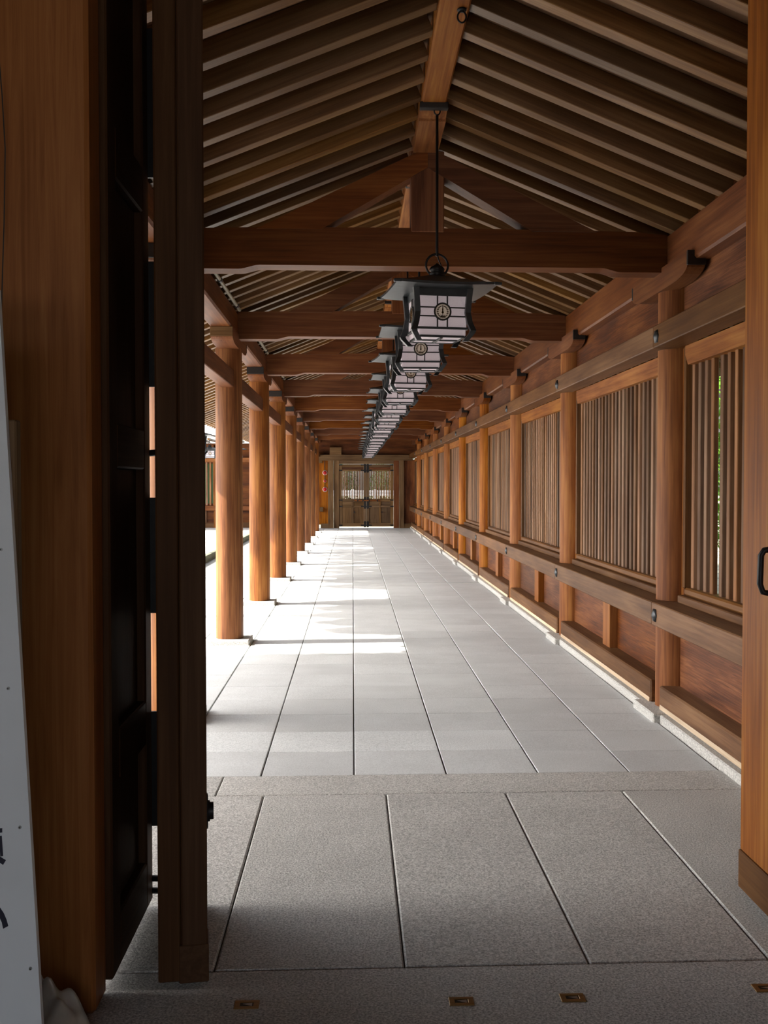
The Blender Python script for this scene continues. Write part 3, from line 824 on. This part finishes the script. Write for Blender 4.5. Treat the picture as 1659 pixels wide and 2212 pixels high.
# left door, folded leaves: edge-on to the camera, a frame stile with a brown edge and a darker one
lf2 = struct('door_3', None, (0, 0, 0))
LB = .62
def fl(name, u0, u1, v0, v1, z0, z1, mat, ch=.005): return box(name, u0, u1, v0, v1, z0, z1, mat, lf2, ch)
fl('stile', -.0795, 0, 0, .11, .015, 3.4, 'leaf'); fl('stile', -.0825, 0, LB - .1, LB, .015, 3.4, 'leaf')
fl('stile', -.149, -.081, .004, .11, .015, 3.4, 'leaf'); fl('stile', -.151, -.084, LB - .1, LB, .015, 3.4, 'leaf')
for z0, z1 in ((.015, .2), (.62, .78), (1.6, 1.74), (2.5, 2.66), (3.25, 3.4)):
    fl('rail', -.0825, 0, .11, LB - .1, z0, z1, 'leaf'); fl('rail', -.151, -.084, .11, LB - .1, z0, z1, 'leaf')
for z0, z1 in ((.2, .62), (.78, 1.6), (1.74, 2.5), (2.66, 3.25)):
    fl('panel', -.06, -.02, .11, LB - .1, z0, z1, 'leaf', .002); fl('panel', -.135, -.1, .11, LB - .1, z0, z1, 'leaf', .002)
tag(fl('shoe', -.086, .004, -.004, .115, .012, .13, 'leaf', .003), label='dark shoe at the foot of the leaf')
# stepped nail cover on the inner edge
for d, r in ((.004, .056), (.010, .034), (.021, .028)): cyl('nail_cover', (-.001, .06, .525), (d, .06, .525), r, r * .95, 16, IRON, lf2)
lf2.location = (-.45, 3.19, 0)
lf2.rotation_euler = (0, 0, math.atan2(.45, 3.19) + .004)
# black hinge plates bridging the gap between the two leaves, with round knuckle ends
for z0, z1 in ((.72, .30), (1.50, 1.08), (2.35, 1.90), (3.18, 2.65)):
    hz0, hz1 = min(z0, z1), max(z0, z1)
    h = box('hinge', -.745, -.68, 3.79, 3.808, hz0, hz1, IRON, dl, .003)
    for z in (hz0, hz1): cyl('knuckle', (-.688, 3.80, z - .02), (-.688, 3.80, z + .02), .016, .016, 10, IRON, h)
for z in (1.66, .105, .06): cyl('latch_pin', (-.745, 3.8, z), (-.675, 3.78, z + .005), .012, .012, 8, IRON, dl)

# right door leaf
dr4 = struct('door_4', None, (1.46, 3.0, 0))
BX0, BX1, BY0, BY1 = 1.457, 1.54, 3.02, 3.815
box('stile', BX0, BX1, BY1 - .33, BY1, .17, 3.4, 'pillar', dr4, .008); box('stile', BX0, BX1, BY0, BY0 + .1, .03, 3.4, 'pillar', dr4, .006)
for z0, z1 in ((.03, .2), (.62, .78), (1.6, 1.74), (2.5, 2.66), (3.05, 3.4)): box('rail', BX0 + .004, BX1, BY0 + .1, BY1 - .33, z0, z1, 'pillar', dr4, .006)
for z0, z1 in ((.2, .62), (.78, 1.6), (1.74, 2.5), (2.66, 3.05)): box('panel', BX0 + .03, BX1 - .03, BY0 + .1, BY1 - .33, z0, z1, 'panel', dr4, .002)
tag(box('shoe', BX0 - .004, BX1 + .002, BY1 - .335, BY1 + .004, .03, .172, 'rail', dr4, .003), label='duller wooden shoe at foot of door')
tube('handle', [(BX0 + .002, 3.545, 1.322), (BX0 - .024, 3.55, 1.318), (BX0 - .034, 3.553, 1.30), (BX0 - .036, 3.555, 1.20), (BX0 - .026, 3.553, 1.172), (BX0 + .002, 3.545, 1.166)], .011, IRON, dr4, 10)

# ================================================================== SIGN, PLASTIC SHEET, FLOOR SOCKETS
def at_y(px, py, y):                             # world point on the plane Y = y seen at a pixel of the photograph
    a = 762 + F_PX * math.tan(PSI)
    R_ = Vector((math.cos(PSI), -math.sin(PSI), 0)); Fv = Vector((math.sin(PSI) * math.cos(th), math.cos(PSI) * math.cos(th), -math.sin(th)))
    d = Fv + R_ * ((px - a) / F_PX) - R_.cross(Fv) * ((py - 1106) / F_PX)
    p = d * (y / d.y); return p.x, p.z + EYE
YS = 2.45
(xa, za), (xb, zb) = at_y(0, 690, YS), at_y(90, 2212, YS)
slope = (xb - xa) / (zb - za)
def edge(z): return xb + slope * (z - zb)
sg = thing('sign_board', 'pale grey painted sign board with black lettering at left edge', 'sign', (edge(.1) - .35, YS, 0))
ZT = 2.0
prism('board', [(edge(.12) - .75, .12), (edge(.12), .12), (edge(ZT), ZT), (edge(ZT) - .66, ZT)], 'xz', YS, YS + .018, WHITE, sg, axis=None)
for s in (0, 1):
    x = edge(.1) - .08 - s * .6
    box('leg', x - .02, x + .02, YS + .019, YS + .055, 0, 1.7, 'grey', sg, .004)
box('foot', edge(.1) - .7, edge(.1) - .04, YS + .02, YS + .19, .0, .04, 'grey', sg, .004)
for px, py in ((2, 1187), (18, 1487), (43, 1787), (66, 2092)):
    x, z = at_y(px, py, YS)
    s = cyl('screw', (x, YS + .002, z), (x, YS - .003, z), .0042, .0036, 12, STEEL, sg)
    m = MB(); m.box(x - .0022, x + .0022, YS - .0036, YS - .0029, z - .0006, z + .0006); m.box(x - .0006, x + .0006, YS - .0036, YS - .0029, z - .0022, z + .0022)
    m.build('slot', BLACKP, s)
def stroke(pix):
    pts = [at_y(px, py, YS) for px, py in pix]
    prism('lettering', pts, 'xz', YS - .0012, YS + .001, INK, sg)
stroke([(-30, 1791), (5, 1789), (5, 1798), (-30, 1801)])
stroke([(-3, 1806), (4, 1805), (7, 1849), (1, 1850)])
stroke([(0, 1850), (13, 1858), (7, 1868), (-12, 1856)])
stroke([(-14, 1952), (0, 1960), (8, 1972), (14, 1986), (18, 2000), (7, 2006), (4, 1992), (-2, 1978), (-16, 1966)])
# crumpled plastic sheet at the foot of the post
def crumple(name, cx, cy, rx, ry, hgt, mat, parent):
    n, m = 40, 26; vs = []; fs = []
    for i in range(m + 1):
        for j in range(n + 1):
            u, v = -1 + 2 * j / n, -1 + 2 * i / m
            r = math.hypot(u, v); base = max(0.0, 1 - r ** 2.2)
            fold = .13 * math.sin(6 * u + 4 * v + 1.6 * math.sin(4 * v)) + .08 * math.sin(15 * u - 8 * v + 2 * math.sin(3 * u))
            vs.append((cx + rx * u * (1 + .05 * math.sin(5 * v)), cy + ry * v, max(.004, hgt * (base ** .6) * (1 + fold * (1 if r < 1 else 0)) + .004)))
    for i in range(m):
        for j in range(n): a = i * (n + 1) + j; fs.append((a, a + 1, a + n + 2, a + n + 1))
    return raw(name, vs, fs, mat, parent, True)
sh = crumple('plastic_sheet', -.885, 2.82, .165, .15, .19, SHEET, None)
tag(sh, 'crumpled pale plastic sheet on the floor between sign and post', 'sheet')

SOCK = [((-.317, 3.061), 'leftmost recessed metal floor socket, in shade near the door leaf'), ((.323, 3.052), 'middle recessed metal floor socket in the threshold slab'),
        ((.66, 3.059), 'second from right recessed metal socket in the threshold slab'), ((1.265, 3.092), 'recessed metal floor socket cut by the right edge of view')]
for (x, y), lab in SOCK:
    s = thing('floor_socket', lab, 'socket', (x, y, 0), 'sockets in the threshold')
    m = MB()
    m.box(x - .037, x + .037, y - .024, y - .011, -.02, .003, .001); m.box(x - .037, x + .037, y + .011, y + .024, -.02, .003, .001)
    m.box(x - .037, x - .020, y - .011, y + .011, -.02, .003, .001); m.box(x + .020, x + .037, y - .011, y + .011, -.02, .003, .001)
    m.build('plate', BRASS, s)
    box('recess', x - .02, x + .02, y - .011, y + .011, -.02, .0012, IRON, s, 0)
    prism('tongue', [(x - .012, y + .004), (x + .016, y + .008), (x + .016, y - .009)], 'xy', .0005, .0022, STEEL, s)

# ================================================================== COURTYARD HALL (seen between the left pillars)
ch = thing('courtyard_hall', 'low wooden hall with latticed window across the sunny courtyard', 'building', (-7, 36.3, 0))
HY = 36.4
box('plinth', -16, -1.4, HY - 3.0, HY + .3, -.25, .02, CURB, ch, .01)
box('wall', -16, -1.35, HY, HY + .06, .0, 2.9, 'panel', ch, .004)
for x in (-1.75, -3.4, -4.72, -6.6, -9.9, -13.1): box('post', x - .11, x + .11, HY - .1, HY + .1, 0, 2.9, 'pillar', ch, .01)
for x0, x1 in ((-16, -1.4),):
    box('lower_rail', x0, x1, HY - .14, HY - .02, .62, .78, 'beam', ch, .006); box('upper_rail', x0, x1, HY - .14, HY - .02, 2.3, 2.46, 'pillar', ch, .006)
    box('ground_sill', x0, x1, HY - .08, HY, .02, .2, 'rail', ch, .006); box('eave_beam', x0, x1, HY - .1, HY + .1, 2.75, 2.95, 'beam', ch, .006)
box('stud', -5.2, -5.08, HY - .06, HY, .2, .62, 'rail', ch, .004)
wf = box('window_opening', -5.75, -4.85, HY - .012, HY + .072, .86, 2.25, LEAF2, ch, 0)
for wx in (-9.2, -12.5, -15.6):
    box('window_opening', wx, wx + 2.2, HY - .012, HY + .072, .86, 2.25, LEAF2, ch, 0)
    for i in range(18): box('slat', wx + .02 + i * .122, wx + .08 + i * .122, HY - .06, HY - .02, .8, 2.3, 'slat', ch, .003)
for i in range(8): box('slat', -5.73 + i * .125, -5.67 + i * .125, HY - .06, HY - .02, .8, 2.3, 'slat', ch, .003)
prism('roof', [(HY - 2.4, 3.05), (HY + .4, 4.1), (HY + .4, 4.22), (HY - 2.45, 3.14)], 'yz', -16, -2.75, COPPER, ch)
for i in range(40):
    x = -2.9 - i * .3
    box('rafter', x - .035, x + .035, HY - 2.3, HY, 2.98, 3.04, 'rafter', ch, 0)

# ================================================================== GREENERY
def foliage(name, parent, blobs, n, size, mat):
    vs = []; fs = []
    for _ in range(n):
        cx, cy, cz, rx, ry, rz = random.choice(blobs)
        while True:
            p = Vector((random.uniform(-1, 1), random.uniform(-1, 1), random.uniform(-1, 1)))
            if p.length < 1: break
        p = p.normalized() * (p.length ** .45)
        c = Vector((cx + p.x * rx, cy + p.y * ry, cz + p.z * rz))
        u = Vector((random.gauss(0, 1), random.gauss(0, 1), random.gauss(0, .6))).normalized(); v = frame_of(u)[0]
        s = size * random.uniform(.6, 1.3); b = len(vs)
        vs += [tuple(c - u * s), tuple(c + v * s * .45), tuple(c + u * s), tuple(c - v * s * .45)]
        fs.append((b, b + 1, b + 2, b + 3))
    o = raw(name, vs, fs, mat, parent); o['kind'] = 'stuff'; return o
def shrub(x, y, z0, h, r, lab, mat, n=1500, name='shrub', group='shrubs in the garden behind the right wall'):
    t = thing(name, lab, name, (x, y, z0), group)
    for k in range(3):
        a = k * 2.1; tube('stem', [(x + .05 * math.cos(a), y + .05 * math.sin(a), z0), (x + .2 * r * math.cos(a), y + .2 * r * math.sin(a), z0 + h * .7)], [.03, .015], BARK, t, 6)
    bl = [(x, y, z0 + h * .55, r, r, h * .45)] + [(x + random.uniform(-.4, .4) * r, y + random.uniform(-.4, .4) * r, z0 + h * random.uniform(.35, .75), r * .6, r * .6, h * .25) for _ in range(4)]
    foliage('foliage', t, bl, n, .07, mat)
for j in range(8):
    shrub(5.0 + .5 * (j % 2), 7.6 + j * 2.0, -.25, 4.0 + .3 * (j % 3), 1.15, 'bright green garden shrub glimpsed through the right wall slats', LEAF1, 6500)
for j, x in enumerate((-2.6, -.6, 1.4, 3.4)):
    shrub(x, 50 + (j % 2), -.25, 3.6, .9, 'green shrub seen through the slats of the far gate', LEAF2, 2600, group='shrubs beyond the far gate')
fen = thing('white_fence', 'low white board fence seen through the far gate slats', 'fence', (.5, 46, -.25))
for x in range(-3, 5): box('post', x - .05, x + .05, 46, 46.1, -.25, 1.3, WBOARD, fen, .005)
for z in (1.02, 1.15): box('board', -3.2, 4.2, 45.95, 45.99, z, z + .11, WBOARD, fen, .005)
fen2 = thing('garden_screen', 'small pale screen glimpsed high through the gap of the near slats', 'screen', (4.1, 11.35, -.25))
for z in range(5): box('board', 4.08, 4.12, 10.95, 11.75, 2.12 + z * .075, 2.185 + z * .075, WBOARD, fen2, .004)
box('cap_rail', 4.06, 4.14, 10.9, 11.8, 2.50, 2.60, BLACKP, fen2, .004)
for y in (10.9, 11.8): box('post', 4.07, 4.13, y - .03, y + .03, -.25, 2.52, BLACKP, fen2, .004)

def tree(x, y, blobs, n, lab, lean=0):
    t = thing('tree', lab, 'tree', (x, y, 0), 'court trees shading the corridor')
    tube('trunk', [(x, y, .0), (x + .1, y + lean * .4, 2.2), (x, y + lean, 4.5), (x - .1, y + lean, 8.0)], [.2, .17, .13, .05], BARK, t, 10)
    foliage('foliage', t, blobs, n, .13, LEAF2)
    for b in blobs: tube('branch', [(x, y + lean, b[2] - .6), (b[0], b[1], b[2])], [.05, .02], BARK, t, 6)
# crowns stand in the open court, out of view on the left; sunlight reaches the floor under and between them
def gh(xf): return .85 * (xf + 7.6)
C1, C2 = gh(-.45), gh(.9)
def crown(y0, y1, lo, hi, n=5):
    zc = (lo + hi) / 2; out_ = []
    for i in range(n):
        yy = y0 + (i + .5) * (y1 - y0) / n
        out_.append((-7.6 + random.uniform(-.25, .25), yy, zc, .55, (y1 - y0) / n * .62, (hi - lo) / 2))
    return out_
tree(-7.6, 6.2, crown(5.75, 9.05, gh(-1.6), 8.2, 7), 11000, 'court tree out of view on the left, nearest the gate')
tree(-7.6, 2.0, crown(1.2, 5.75, gh(-1.9), 8.4, 8), 15000, 'added court tree out of view on the left, shading the foreground slabs')  # unseen tree added to keep direct sun off the slabs
tree(-7.6, 12.0, crown(10.3, 13.5, C1, 8.2), 4200, 'court tree out of view on the left, second from gate', -.1)
tree(-7.6, 17.0, crown(14.9, 19.2, C1 - .15, 8.3), 3600, 'court tree out of view on the left, third from gate')
tree(-7.6, 22.0, crown(19.8, 24.2, C1 - .3, 8.3), 3000, 'court tree out of view on the left, fourth from gate')
tree(-7.6, 28.0, crown(25, 31, C1 - .3, 8.3), 3600, 'court tree out of view on the left, farthest from gate')
